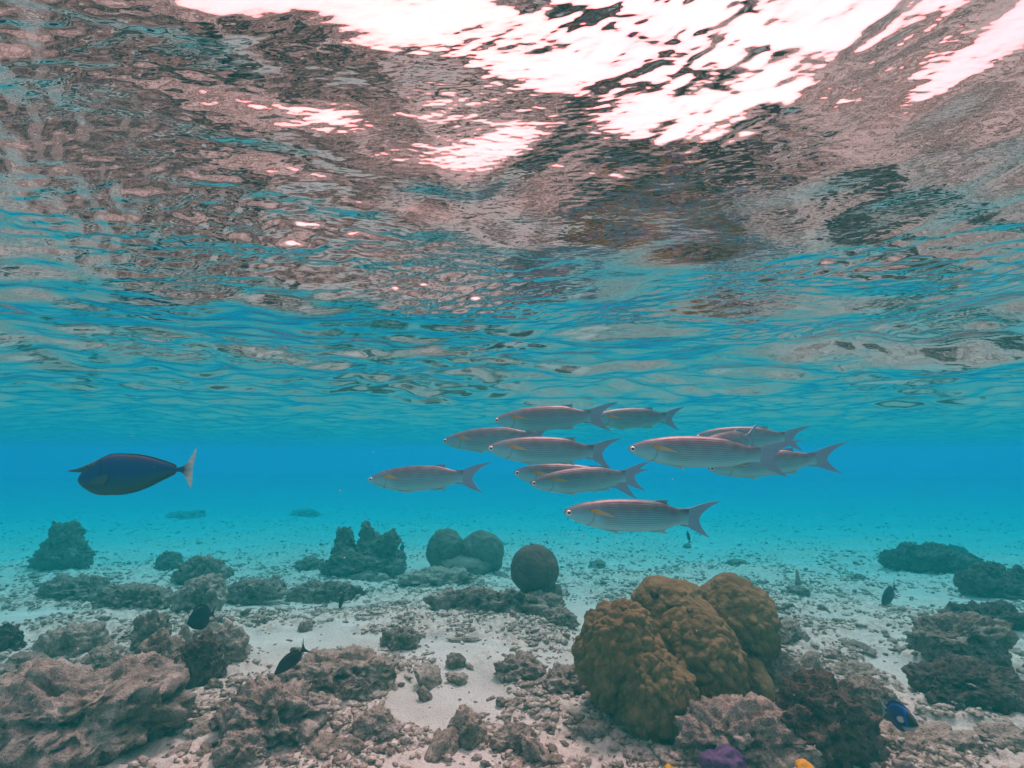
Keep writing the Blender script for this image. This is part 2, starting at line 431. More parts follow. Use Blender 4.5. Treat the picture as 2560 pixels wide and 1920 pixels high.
R_('grey hump at the end of the dark low ridge', 592, 1296, 52, 48, 'boulder', 'rock', 43)
R_('low wide mound at the left, half buried in sand', 172, 1310, 165, 56, 'lumpy', 'rock', 45, dr=.6)
R_('low flat mound in front of the wide half buried mound', 285, 1322, 150, 48, 'lumpy', 'rock', 47, dr=.6)
R_('small upright algae covered rock behind the flat mounds', 364, 1240, 54, 52, 'boulder', 'rock', 48)
R_('flat hump of rock behind the small left ridge, on bare sand', 672, 1240, 64, 34, 'boulder', 'rock', 50)
R_('broken wall of rubble in front of the left coral cluster', 705, 1306, 160, 44, 'lumpy', 'rock', 52, dr=.4)
R_('pale rubble ridge between the heart shaped coral and the dark ball coral', 950, 1272, 190, 34, 'boulder', 'pale', 54, dr=.5)
R_('long crooked rubble ridge in front of the dark ball coral', 1050, 1334, 250, 52, 'lumpy', 'rock', 56, dr=.35, sub=6)
R_('block at the right end of the crooked rubble ridge', 1188, 1336, 62, 48, 'lumpy', 'rock', 58)
R_('boulder the dark ball coral leans over', 1165, 1318, 60, 40, 'boulder', 'rock', 59)
R_('small dark stone heap left of the big coral', 1205, 1364, 84, 40, 'lumpy', 'rock', 61)
R_('plate shaped brown rock leaning at the right foot of the big coral', 1692, 1512, 94, 96, 'boulder', 'rock', 63, dr=.5, rough=.6)
R_('pointed grey stone standing right of the leaning plate', 1752, 1466, 56, 56, 'spire', 'pale', 65, sub=4)
R_('rough grey rubble behind the pointed grey stone', 1700, 1405, 84, 62, 'lumpy', 'pale', 66)
R_('low grey rubble bank on the sand right of the big coral', 1850, 1485, 128, 36, 'lumpy', 'pale', 68, dr=.5)
R_('dark blocky rock behind the blue and white fish', 1885, 1572, 110, 92, 'boulder', 'rock', 70)
R_('massive notched rock at the right edge of the reef', 2085, 1468, 190, 108, 'lumpy', 'rock', 72, sub=6, rough=1.3, lift=.03)
R_('wide dark base rock under the massive notched rock', 2110, 1545, 245, 92, 'lumpy', 'dark', 74, dr=.6, sub=6, rough=1.1)
R_('crusted foreground rock carrying the purple sponge', 1625, 1690, 300, 140, 'lumpy', 'pink', 76, dr=.6, sub=6, rough=1.2)
R_('black crusted rock beside the purple sponge rock', 1798, 1690, 232, 205, 'lumpy', 'dark', 79, dr=.7, sub=6, rough=1.4)
R_('flat sandy slab in the lower right corner', 2000, 1650, 200, 40, 'slab', 'pale', 81, dr=.6)
R_('low weathered stone at the far lower right edge', 2160, 1640, 120, 44, 'boulder', 'pale', 83)
R_('dark rock cut by the left edge of the picture', 8, 1422, 62, 72, 'boulder', 'dark', 85)
R_('grey hummock left of the brown knobbly rock', 160, 1424, 125, 66, 'lumpy', 'pale', 87, dr=.7)
R_('low brown hummock between grey hummock and corner rock', 70, 1498, 150, 70, 'lumpy', 'rock', 89, dr=.7)
R_('broken rubble pile in front of the grey hummock', 232, 1468, 130, 62, 'lumpy', 'pale', 91, dr=.7)
R_('small mound with a thin upright post', 1726, 1292, 56, 26, 'boulder', 'rock', 92, sub=4)
R_('far low reef patch fading into blue at the right edge', 2150, 1372, 190, 54, 'lumpy', 'dark', 94, dr=.5)
R_('dim low hummock fading into blue far behind the lone mullet', 660, 1116, 58, 14, 'lumpy', 'pale', 96, bury=.35)
R_('dim low reef patch far off under the tail of the unicorn fish', 405, 1120, 74, 14, 'lumpy', 'pale', 97, bury=.35)
R_('grey bush like lump far behind the ball coral', 1290, 1232, 40, 22, 'lumpy', 'rock', 99, sub=4)
R_('flat grey lump on the sand behind the big coral', 1590, 1228, 44, 20, 'lumpy', 'rock', 100, sub=4)
R_('two part stone in the middle of the clean sand patch', 988, 1482, 46, 22, 'lumpy', 'pale', 101, sub=4)
R_('long dead coral finger lying on the rubble in mid view', 1005, 1390, 86, 12, 'boulder', 'pale', 103, dr=.25, sub=4)
R_('dead coral branch lying before the left coral cluster', 795, 1258, 96, 20, 'boulder', 'pale', 105, dr=.25, sub=4)
R_('furry dark stone pair left of the mid view sand', 865, 1408, 88, 44, 'lumpy', 'rock', 107)
R_('brown stub in front of the furry dark stones', 985, 1448, 44, 34, 'boulder', 'rock', 109, sub=4)

# far coral stands
def stand(label, cx, by, w, h, seed, knobs, mat='brain'):
    """a branching/lumpy coral head: one colony object per stand, its knobs as parts"""
    g, W_, Dp, H_, y = place(cx, by, w, h, .7)
    root = bpy.data.objects.new('lumpy_coral', None); C.objects.link(root)
    root.location = (g[0] * y / g[1], y, gz(g[0], g[1])); tag(root, label, 'coral')
    s = K / F * y
    rs = np.random.RandomState(seed)
    for i, (kx, ky, kw, kh) in enumerate(knobs):          # pixels, relative to the foot
        P, Fc = rock_mesh(seed * 7 + i, (kw * s, kw * s * .9, kh * s), 'lumpy', 6 if kw > 40 else 5, 1.5)
        link('colony_lobe', mk_mesh('colony_lobe', P, Fc), M[mat], root, (kx * s, (rs.rand() - .5) * Dp * .4, ky * s))
    return root
stand('broad cluster of stubby coral columns left of the heart shaped coral', 790, 1252, 165, 100, 4,
      [(-52, 62, 40, 66), (-48, 40, 48, 56), (-2, 72, 36, 62), (48, 64, 42, 52), (8, 50, 70, 60), (-10, 22, 110, 56), (48, 26, 66, 44), (66, 18, 40, 26), (-60, 14, 60, 34), (20, 10, 120, 40)])
stand('lone humped coral head far away on the left', 135, 1234, 125, 85, 6,
      [(-30, 74, 28, 40), (10, 62, 52, 62), (-38, 26, 54, 64), (34, 30, 60, 70), (0, 22, 90, 56)])
stand('hazy bush shaped reef far off on the right', 2010, 1245, 170, 52, 8,
      [(-60, 20, 60, 44), (-20, 30, 66, 48), (30, 30, 70, 46), (10, 20, 130, 52), (72, 18, 50, 40)], 'sphere')
stand('hazy reef clump cut by the right edge', 2150, 1292, 170, 54, 9,
      [(-56, 20, 70, 50), (0, 32, 80, 50), (50, 22, 80, 52), (10, 8, 150, 44)], 'sphere')
stand('little hazy clump above the hazy bush shaped reef', 2062, 1200, 50, 22, 11, [(-8, 8, 36, 20), (12, 6, 26, 16)], 'sphere')

def lobe_mesh(dims, sub, seed, knob=.04, amp=.012, stretch=1.0, low=.10, top_smooth=.6, patch=None):
    D, Fc = ico(sub)
    P = D * np.array(dims, np.float32)
    n = D / np.array(dims, np.float32); n /= np.linalg.norm(n, axis=1)[:, None]
    m_ = min(dims)
    P = P + n * (m_ * low * 2 * fbm(D * 1.5, 3, seed))[:, None]
    wv = .35 * knob * np.stack([pn(P / (knob * 1.8), seed + 3), pn(P / (knob * 1.8), seed + 4), pn(P / (knob * 1.8), seed + 5)], 1)
    q = (P + wv) / knob; q[:, 2] *= stretch
    f1, f2 = worley(q, seed)
    kn = np.clip(1 - (f1 / .72) ** 2, 0, 1) ** .8
    f1b, _ = worley(q * .47 + 3.3, seed + 2); kb = np.clip(1 - (f1b / .8) ** 2, 0, 1)
    a = amp * (1 - top_smooth * sst(.25, .8, n[:, 2]))
    P = P + n * (a * (kn - .3) + amp * .9 * (kb - .4) + amp * .25 * fbm(P / .012, 3, seed + 7))[:, None]
    kk = np.clip(kn * 1.2, 0, 1) * .7 + .3
    kk = kk + (1 - kk) * sst(.25, .8, n[:, 2]) * top_smooth
    pt = np.zeros(len(P), np.float32)
    for (c, rad) in (patch or ()):
        d = np.linalg.norm(P / np.array(dims, np.float32) - np.array(c, np.float32), axis=1) + .18 * pn(P / .02, 8)
        pt = np.maximum(pt, sst(rad, rad * .75, d))
    P = P - n * (pt * .003)[:, None]
    return P, Fc, {'knob': kk, 'patch': pt}

# the big brown coral
gb = ground(1455, 1590); Y0 = gb[1]; GZ = gb[2]
big = bpy.data.objects.new('lobed_coral', None); C.objects.link(big)
big.location = (float(gb[0]) * (Y0 + .2) / Y0, Y0 + .2, GZ)
tag(big, 'big brown lobed coral head covered in knobs, largest coral on the sand', 'coral')
def big_lobe(cx, cy, rx, rz, dy, ry, seed, knob, amp, st, ts, patch=None, low=.13, sub=7):
    d = Y0 + dy; c = at(cx, cy, d); s = K / F * d
    P, Fc, A = lobe_mesh((rx * s, ry, rz * s), sub, seed, knob, amp, st, low, ts, patch)
    c = c * np.array((1, 1, 1.0)) + (np.array(at(1460, cy, d)) - c) * .035
    o = link('coral_lobe', mk_mesh('coral_lobe', P * np.array((.93, .93, .96)), Fc, attrs=A), M['porites'], big, Vector(c) - big.location)
    return o
L1 = big_lobe(1336, 1414, 88, 106, .10, .15, 2, .029, .022, .6, .2)
L2 = big_lobe(1462, 1398, 104, 106, .27, .19, 3, .032, .015, .8, .8, patch=[((.10, -.66, .70), .15), ((-.12, -.8, .48), .10)])
L3 = big_lobe(1512, 1446, 90, 128, .15, .18, 5, .030, .018, .8, .45, low=.07)
L4 = big_lobe(1412, 1506, 78, 96, .00, .13, 7, .028, .022, .65, .15)
L5 = big_lobe(1502, 1548, 104, 70, .12, .17, 9, .034, .018, .9, .3)
L6 = big_lobe(1590, 1346, 84, 98, .40, .20, 12, .034, .013, .9, .7, low=.10)
L7 = big_lobe(1446, 1304, 80, 54, .30, .14, 14, .045, .012, 1.0, .8, low=.12)
L8 = big_lobe(1630, 1492, 40, 72, .22, .12, 16, .07, .008, .8, .6)
def tuft(cx, cy, d, n, size, seed, root):
    """a small dark spiky tuft growing on the coral"""
    rs = np.random.RandomState(seed); V = []; Fs = []
    for i in range(n):
        a = rs.rand() * 6.283; el = .5 + rs.rand() * .9; L = size * (.6 + .6 * rs.rand()); w = size * .07
        dr_ = np.array([math.cos(a) * math.cos(el), math.sin(a) * math.cos(el), math.sin(el)])
        u_ = np.cross(dr_, [.3, .5, .8]); u_ /= np.linalg.norm(u_); v_ = np.cross(dr_, u_)
        b0 = np.array([(rs.rand() - .5), (rs.rand() - .5), 0]) * size * .7; k = len(V)
        for (tt, ww) in ((0, 1), (.6, .8), (1, .15)):
            for q in range(4):
                V.append(b0 + dr_ * L * tt + (u_ * math.cos(q * 1.571) + v_ * math.sin(q * 1.571)) * w * ww)
        for r_i in (0, 4):
            for q in range(4): Fs.append([k + r_i + q, k + r_i + (q + 1) % 4, k + r_i + 4 + (q + 1) % 4, k + r_i + 4 + q])
        Fs.append([k + 8, k + 9, k + 10, k + 11])
    c = at(cx, cy, d)
    return link('algae_tuft', mk_mesh('algae_tuft', np.array(V), np.array(Fs)), M['tuft'], root, Vector(c) - root.location)

def seat(o, cx, cy, scene_objs):
    """distance along the sight line where a coral's own skin lies (to seat tufts on it)"""
    from mathutils.bvhtree import BVHTree
    best = None; r = Vector(ray(cx, cy)).normalized()
    for q in scene_objs:
        me = q.data; off = q.matrix_basis.translation + (q.parent.location if q.parent else Vector())
        bv = BVHTree.FromPolygons([v.co + off for v in me.vertices], [p.vertices[:] for p in me.polygons])
        h = bv.ray_cast(Vector((0, 0, 0)), r)
        if h[0] is not None and (best is None or h[3] < best[3]): best = h
    return best[0].y if best else None
_lob = [L2, L3, L6, L7]
for (cx, cy, n, sz, sd_) in ((1416, 1290, 26, .030, 1), (1492, 1322, 16, .020, 2), (1400, 1258, 10, .014, 3), (1478, 1285, 12, .016, 4)):
    d = seat(None, cx, cy, _lob)
    if d: tuft(cx, cy + 2, d + .003, n, sz, sd_, big)

def round_colony(name, label, parts, foot, mat, depth, extra=None):
    g = ground(*foot); d0 = g[1] + depth
    root = bpy.data.objects.new(name, None); C.objects.link(root)
    root.location = (g[0] * d0 / g[1], d0, g[2]); tag(root, label, 'coral')
    for (nm, cx, cy, rx, rz, dy, seed, knob, amp, mt_, low) in parts:
        d = d0 + dy; c = at(cx, cy, d); s = K / F * d
        P, Fc, A = lobe_mesh((rx * s, rx * s * .95, rz * s), 6, seed, knob, amp, .9, low, .2)
        link(nm, mk_mesh(nm, P, Fc, attrs=A), M[mt_], root, Vector(c) - root.location)
    return root
round_colony('heart_shaped_coral', 'rounded coral split into two lobes like a heart, on the sand behind the ball coral',
    [('colony_lobe', 962, 1190, 38, 46, 0, 21, .035, .007, 'brain', .06), ('colony_lobe', 1040, 1196, 46, 46, .02, 22, .035, .007, 'brain', .08),
     ('colony_lobe', 1000, 1222, 62, 24, -.06, 23, .035, .007, 'brain', .12), ('colony_lobe', 1068, 1210, 16, 22, .05, 24, .035, .007, 'brain', .1)],
    (1005, 1246), 'brain', .15)
sph = round_colony('ball_coral', 'dark smooth ball shaped coral standing on a small rock pedestal',
    [('colony', 1154, 1230, 50, 50, 0, 31, .018, .0025, 'sphere', .045), ('pedestal_rock', 1168, 1288, 42, 30, .03, 33, .05, .012, 'sphere', .2)],
    (1160, 1312), 'sphere', .10)
tuft(1150, 1181, sph.location.y, 14, .026, 9, sph)

# sponges, stick, post
def blob_on(name, label, cat, cx, cy, w, h, d, mat, seed, style='lumpy'):
    s = K / F * d; P, Fc = rock_mesh(seed, (w * s, w * s * .8, h * s), style, 5, .35)
    return tag(link(name, mk_mesh(name, P, Fc), M[mat], None, at(cx, cy, d)), label, cat)
gs = ground(1625, 1690)[1]
SPONGE_D = gs + .04
blob_on('purple_sponge', 'mauve purple rounded sponge growing on the crusted foreground rock', 'sponge', 1562, 1650, 96, 62, SPONGE_D - .05, 'purple', 3, 'boulder')
blob_on('yellow_sponge', 'bright yellow sponge at the bottom edge beside the black crusted rock', 'sponge', 1738, 1664, 60, 34, SPONGE_D - .32, 'yellow', 5)
blob_on('yellow_sponge', 'tiny bright yellow sponge left of the purple sponge', 'sponge', 1449, 1664, 32, 20, SPONGE_D - .02, 'yellow', 6)
def tube(pts, rad, ns=8):
    pts = np.array(pts, float); V = []; Fs = []; n = len(pts)
    for i in range(n):
        tg = pts[min(i + 1, n - 1)] - pts[max(i - 1, 0)]; tg /= np.linalg.norm(tg)
        u_ = np.cross(tg, [0.12, .2, 1]); u_ /= np.linalg.norm(u_); v_ = np.cross(tg, u_)
        for q in range(ns):
            a = 6.2832 * q / ns; V.append(pts[i] + (u_ * math.cos(a) + v_ * math.sin(a)) * rad[i])
    for i in range(n - 1):
        for q in range(ns): Fs.append([i * ns + q, i * ns + (q + 1) % ns, (i + 1) * ns + (q + 1) % ns, (i + 1) * ns + q])
    V += [pts[0], pts[-1]]; a, b_ = len(V) - 2, len(V) - 1
    T = [[a, (q + 1) % ns, q] for q in range(ns)] + [[b_, (n - 1) * ns + q, (n - 1) * ns + (q + 1) % ns] for q in range(ns)]
    return np.array(V), [np.array(Fs), np.array(T)]
sp = [ground(a, b_) for a, b_ in ((472, 1300), (500, 1301), (525, 1299), (552, 1303), (575, 1309), (600, 1311), (626, 1312))]
V, Fs = tube([(p[0], p[1], p[2] + .018 + .012 * (i % 2)) for i, p in enumerate(sp)], [.012, .012, .012, .011, .010, .009, .007])
tag(link('dead_branch', mk_mesh('dead_branch', V, Fs), M['stick']), 'thin wavy dead branch lying on the rubble below the dark ridge', 'branch')
g = ground(1724, 1286); V, Fs = tube([(g[0], g[1], g[2]), (g[0] + .005, g[1], g[2] + .09), (g[0] + .002, g[1], g[2] + .17)], [.024, .018, .008])
tag(link('coral_spike', mk_mesh('coral_spike', V, Fs), M['rock']), 'thin upright post of dead coral on the small mound behind the big coral', 'coral')

# small rubble pieces: one mesh for each of a few shapes, every piece its own object
rs = np.random.RandomState(12)
shapes = []
for i in range(9):
    P, Fc = rock_mesh(200 + i, (1, .8 + .3 * rs.rand(), .55 + .3 * rs.rand()), 'lumpy' if i % 2 else 'boulder', 4, 1.0)
    P = P + ico(4)[0] * (fbm(P * 5, 3, 300 + i) * .16)[:, None]
    k = .06; me = mk_mesh('rubble_piece', P * k, Fc); me.materials.append(M[('rock', 'pale', 'pink', 'rock', 'pale')[i % 5]]); shapes.append(me)
n = 0
while n < 285:
    px = rs.uniform(-30, 2240); py = 1180 + (1659 - 1180) * rs.rand() ** .8
    if 1240 < px < 1680 and 1240 < py < 1600: continue
    g = ground(px, py); mk_ = rub_mask(np.array([g[0]], np.float32), np.array([g[1]], np.float32))[0]
    if rs.rand() > .12 + mk_: continue
    sc = .35 + 1.25 * rs.rand() ** 2.6 + .09 * g[1]
    o = bpy.data.objects.new('rubble_piece', shapes[rs.randint(len(shapes))]); C.objects.link(o)
    o.location = (g[0], g[1], g[2] + .012 * sc); o.rotation_euler = (rs.normal(0, .35), rs.normal(0, .35), rs.rand() * 6.28)
    o.scale = (sc * (.8 + .6 * rs.rand()), sc * (.8 + .4 * rs.rand()), sc * (.7 + .5 * rs.rand()))
    tag(o, 'small broken piece of dead coral among the larger rocks on the sea floor', 'coral rubble', 'small broken coral pieces on the sea floor')
    n += 1
# gravel: too many to count
rs = np.random.RandomState(3)
base = []
for i in range(8):
    D, Fc = ico(2); P = D * (1 + .6 * pn(D * 1.6, 400 + i) + .4 * pn(D * 3.1, 420 + i))[:, None]; base.append((P * np.array((1, .75, .6)), Fc))
    D, Fc = ico(1); P = D * (1 + .5 * pn(D * 1.9, 440 + i))[:, None]; base.append((P * np.array((1, .75, .6)), Fc))
VV, FFs, TT = [], [], []; off = 0; n = 0
NG = 38000
a = rs.uniform(-1.05, 1.05, NG * 6); r = 1.35 * (20 / 1.35) ** (rs.rand(NG * 6) ** 1.25)
gx = (r * np.sin(a)).astype(np.float32); gy = (r * np.cos(a)).astype(np.float32)
mk_ = rub_mask(gx, gy); keep = rs.rand(len(gx)) < (.05 + .95 * mk_) * (.12 + .88 * sst(-.2, .25, pn(p2(gx, gy, 3.1), 71) + .5 * pn(p2(gx, gy, 9.0), 72))) * (.15 + .85 * sst(9, 3.5, r)) * sst(20, 11, r)
gx, gy, r = gx[keep][:NG], gy[keep][:NG], r[keep][:NG]
zz = g_base(gx, gy) + floor_detail(gx, gy, rub_mask(gx, gy))
for i in range(len(gx)):
    size = .0030 + .013 * rs.rand() ** 3.2 + .0010 * r[i]
    P, Fc = base[rs.randint(8) * 2 + (0 if size > .008 * (.5 + .35 * r[i]) else 1)]
    an = rs.rand() * 6.28; c_, s_ = math.cos(an), math.sin(an)
    st = np.array((1 + 1.1 * rs.rand() ** 2, 1, .6 + .6 * rs.rand())) * size
    Q = P * st; Q = np.stack([Q[:, 0] * c_ - Q[:, 1] * s_, Q[:, 0] * s_ + Q[:, 1] * c_, Q[:, 2]], 1)
    VV.append(Q + (gx[i], gy[i], zz[i] + size * .25)); FFs.append(Fc + off); off += len(P); TT.append(np.full(len(P), rs.rand()))
me = mk_mesh('coral_gravel', np.concatenate(VV), np.concatenate(FFs), attrs={'tone': np.concatenate(TT)})
mg, t, b = nodes('coral_gravel')
tn = N(t, 'ShaderNodeAttribute', attribute_name='tone').outputs['Fac']
gp = N(t, 'ShaderNodeNewGeometry').outputs['Position']
gc = ramp(t, tn, [(0, (.26, .19, .155)), (.2, (.44, .33, .275)), (.55, (.58, .445, .375)), (1, (.78, .66, .57))])
t.links.new(mixc(t, ramp(t, noise(t, gp, 90, 4), [(.35, .75), (.6, 0.0)]), gc, (.09, .075, .065)), b.inputs['Base Color'])
b.inputs['Roughness'].default_value = .95; b.inputs['Specular IOR Level'].default_value = .1
bump(t, b, noise(t, gp, 160, 3), .7, .006)
tag(link('coral_gravel', me, mg), 'loose broken coral gravel strewn over the sand', 'gravel', kind='stuff')
# specks adrift in the water
rs = np.random.RandomState(8); D, Fc = ico(1); VV, FFs = [], []; off = 0
for i in range(420):
    d = rs.uniform(.35, 2.6); p = at(rs.uniform(-100, 2300), rs.uniform(900, 1700), d)
    if p[2] < gz(p[0], p[1]) + .03 or p[2] > HS - .08: continue
    VV.append(D * rs.uniform(.0003, .0008) + p); FFs.append(Fc + off); off += len(D)
tag(link('suspended_dust', mk_mesh('suspended_dust', np.concatenate(VV), np.concatenate(FFs)), simple('pale_speck', (.28, .42, .44), .9)), 'pale specks drifting in the water', 'dust', kind='stuff')

# ------------------------------------------------------------------ fish
def fish_body(prof, nx=90, na=40, expo=2.1, bend=0.0):
    """prof: list of (u, top, bottom, half width), nose at u=0; lofted closed skin. returns V,F,uv"""
    pr = np.array(prof, float); u0, u1 = pr[0, 0], pr[-1, 0]
    s = .5 - .5 * np.cos(np.linspace(0, math.pi, nx)); u = u0 + (u1 - u0) * (.45 * s + .55 * np.linspace(0, 1, nx))
    def ci(col):                                   # smooth interpolation through the outline points
        y = pr[:, col]; x_ = pr[:, 0]; m_ = np.gradient(y, x_)
        i = np.clip(np.searchsorted(x_, u) - 1, 0, len(x_) - 2); h = x_[i + 1] - x_[i]; q = (u - x_[i]) / h
        return (2*q**3-3*q**2+1)*y[i] + (q**3-2*q**2+q)*h*m_[i] + (-2*q**3+3*q**2)*y[i+1] + (q**3-q**2)*h*m_[i+1]
    top, bot, w = ci(1), ci(2), np.maximum(ci(3), .001)
    a = np.linspace(0, 2 * math.pi, na, endpoint=False); ca, sa = np.cos(a), np.sin(a)
    e = 2 / expo; cy_ = np.sign(ca) * np.abs(ca) ** e; cz = np.sign(sa) * np.abs(sa) ** e
    V = np.stack([np.repeat(u, na), (w[:, None] * cy_).ravel(), ((top + bot)[:, None] / 2 + (top - bot)[:, None] / 2 * cz).ravel()], 1)
    uv = np.stack([np.repeat(u, na), np.tile(.5 + .5 * cz, nx)], 1)
    i = np.arange(nx - 1)[:, None] * na; j = np.arange(na)[None]; jn = (j + 1) % na
    Q = np.stack([i + j, i + jn, i + na + jn, i + na + j], -1).reshape(-1, 4)
    V = np.concatenate([V, [[u[0] - .002, 0, (top[0] + bot[0]) / 2], [u[-1], 0, (top[-1] + bot[-1]) / 2]]]); uv = np.concatenate([uv, [[u[0], .5], [u[-1], .5]]])
    k = nx * na
    T = np.concatenate([np.stack([np.full(na, k), np.arange(na)[::-1], (np.arange(na)[::-1] - 1) % na], 1)[:, [0, 1, 2]],
                        np.stack([np.full(na, k + 1), (nx - 1) * na + np.arange(na), (nx - 1) * na + (np.arange(na) + 1) % na], 1)])
    return V, [Q[:, ::-1], T], uv, (u, top, bot, w)
from mathutils.geometry import tessellate_polygon
def smooth_outline(pts, n=6):
    P = np.array(pts, float); out = []; m_ = len(P)
    for i in range(m_):
        p0, p1, p2_, p3 = P[i - 1], P[i], P[(i + 1) % m_], P[(i + 2) % m_]
        for k in range(n):
            q = k / n; out.append(.5 * ((2 * p1) + (-p0 + p2_) * q + (2 * p0 - 5 * p1 + 4 * p2_ - p3) * q * q + (-p0 + 3 * p1 - 3 * p2_ + p3) * q ** 3) if i not in SHARP else p1 + (p2_ - p1) * q)
    return np.array(out)
SHARP = ()
def fin_mesh(name, pts, th=.004, y0=0.0, splay=0.0, axis=None, bend=0.0, smooth=True):
    """a thin solid fin cut along a side-view outline (u, z); splay turns it outward about its root"""
    P = smooth_outline(pts, 5) if smooth else np.array(pts, float)
    tr_ = tessellate_polygon([[Vector((p[0], p[1], 0)) for p in P]]); n = len(P)
    root = np.array(axis if axis is not None else P[0]); d = np.linalg.norm(P - root, axis=1); d /= d.max()
    tk = th * (1 - .75 * d)
    yy = y0 + splay * np.linalg.norm(P - root, axis=1)
    A = np.stack([P[:, 0], yy + tk / 2, P[:, 1]], 1); B = np.stack([P[:, 0], yy - tk / 2, P[:, 1]], 1)
    V = np.concatenate([A, B]); V[:, 1] += bend * np.clip(V[:, 0] - .35, 0, 2) ** 2
    T = np.array([list(q) for q in tr_]); T2 = T[:, ::-1] + n
    i = np.arange(n); Qd = np.stack([i, (i + 1) % n, (i + 1) % n + n, i + n], 1)
    uv = np.concatenate([np.stack([d, P[:, 1]], 1)] * 2)
    return V, [T, T2, Qd], uv
def curve_v(V, bend):
    V = np.array(V, float); V[:, 1] += bend * np.clip(V[:, 0] - .35, 0, 2) ** 2; return V

# materials of the fish
mm, t, b = nodes('mullet_skin')
uvn = N(t, 'ShaderNodeUVMap'); sx = N(t, 'ShaderNodeSeparateXYZ'); t.links.new(uvn.outputs[0], sx.inputs[0]); U, Vv = sx.outputs[0], sx.outputs[1]
base_c = ramp(t, Vv, [(.02, (.22, .55, .60)), (.22, (.20, .53, .60)), (.5, (.145, .42, .52)), (.74, (.080, .205, .275)), (.93, (.042, .085, .12))])
row = math_(t, 'FRACT', math_(t, 'MULTIPLY', Vv, 15.0)); rown = math_(t, 'FLOOR', math_(t, 'MULTIPLY', Vv, 15.0))
line = ramp(t, math_(t, 'ABSOLUTE', math_(t, 'SUBTRACT', row, .5)), [(.14, 1.0), (.34, 0.0)])
sc_u = math_(t, 'FRACT', math_(t, 'ADD', math_(t, 'MULTIPLY', U, 62.0), math_(t, 'MULTIPLY', rown, .5)))
sc_l = ramp(t, sc_u, [(.0, 1.0), (.28, .25), (.8, .25), (1.0, 1.0)])
bodym = math_(t, 'MULTIPLY', ramp(t, U, [(.20, 0.0), (.26, 1.0), (.70, 1.0), (.77, .3)]), ramp(t, Vv, [(.12, .15), (.30, 1.0), (.86, 1.0), (.97, .3)]))
skin = mixc(t, math_(t, 'MULTIPLY', math_(t, 'MULTIPLY', line, math_(t, 'ADD', math_(t, 'MULTIPLY', sc_l, .45), .45)), math_(t, 'MULTIPLY', bodym, .9)), base_c, (.06, .065, .075))
skin = mixc(t, math_(t, 'MULTIPLY', math_(t, 'MULTIPLY', sc_l, bodym), .28), skin, (.10, .09, .09))
hp = math_(t, 'ADD', math_(t, 'POWER', math_(t, 'SUBTRACT', U, .085), 2.0), math_(t, 'MULTIPLY', math_(t, 'POWER', math_(t, 'SUBTRACT', Vv, .48), 2.0), .022))
gill = ramp(t, math_(t, 'SQRT', hp), [(.082, 0.0), (.088, .55), (.091, .55), (.096, 0.0)])
skin = mixc(t, gill, skin, (.12, .11, .105))
dp = math_(t, 'ADD', math_(t, 'POWER', math_(t, 'SUBTRACT', U, .158), 2.0), math_(t, 'MULTIPLY', math_(t, 'POWER', math_(t, 'SUBTRACT', Vv, .70), 2.0), .035))
skin = mixc(t, ramp(t, math_(t, 'SQRT', dp), [(.008, .9), (.014, 0.0)]), skin, (.03, .025, .025))
tcn = N(t, 'ShaderNodeTexCoord')
skin = mixc(t, math_(t, 'MULTIPLY', ramp(t, noise(t, tcn.outputs['Object'], 45, 4), [(.35, 0.0), (.65, 1.0)]), .22), skin, (.19, .48, .55))
t.links.new(skin, b.inputs['Base Color'])
b.inputs['Metallic'].default_value = .1; b.inputs['Roughness'].default_value = .45; b.inputs['Specular IOR Level'].default_value = .3
bump(t, b, math_(t, 'ADD', math_(t, 'MULTIPLY', sc_l, bodym), math_(t, 'MULTIPLY', line, bodym)), .25, .002)
M['mullet'] = mm
def fin_material(name, root_c, edge_c, alpha=1.0, trans=.0, rays=60):
    m, t, b = nodes(name)
    uvn = N(t, 'ShaderNodeUVMap'); sx = N(t, 'ShaderNodeSeparateXYZ'); t.links.new(uvn.outputs[0], sx.inputs[0])
    tcn = N(t, 'ShaderNodeTexCoord')
    c = mixc(t, ramp(t, sx.outputs[0], [(.12, 0.0), (.45, 1.0)]), root_c, edge_c)
    w = N(t, 'ShaderNodeTexWave'); w.inputs['Scale'].default_value = rays; w.inputs['Distortion'].default_value = 2.0; w.bands_direction = 'Z'
    t.links.new(tcn.outputs['Object'], w.inputs['Vector'])
    c = mixc(t, math_(t, 'MULTIPLY', w.outputs[1], .16), c, tuple(x * .6 for x in root_c))
    t.links.new(c, b.inputs['Base Color']); b.inputs['Roughness'].default_value = .5; b.inputs['Alpha'].default_value = alpha
    return m
M['mullet_fin'] = fin_material('mullet_fin', (.18, .36, .46), (.16, .31, .44), .85, rays=26)
M['mullet_pec'] = fin_material('mullet_pectoral_fin', (.42, .26, .04), (.38, .36, .22), .95, rays=60)
M['mullet_low'] = fin_material('mullet_lower_fin', (.36, .44, .43), (.40, .50, .50), .8, rays=60)
M['iris'] = simple('silver_iris', (.62, .74, .74), .25, .6, .08, 80, Metallic=.3)
M['pupil'] = simple('black_pupil', (.008, .008, .01), .08, .8, .0)
def empty(name, loc=(0, 0, 0)):
    o = bpy.data.objects.new(name, None); C.objects.link(o); o.location = loc; return o
def eye_parts(root, pos, r, flat, side, iris, pupil, Lm):
    D, Fc = ico(4)
    V = D * np.array((r, r * flat, r)) * Lm
    e = link('eye', mk_mesh('eye', V, Fc), iris, root, Vector((pos[0], pos[1] * side, pos[2])) * Lm)
    V = D * np.array((r * .52, r * flat * .35, r * .52)) * Lm
    link('pupil', mk_mesh('pupil', V, Fc), pupil, e, (-.0, side * r * flat * .86 * Lm, 0))
    return e
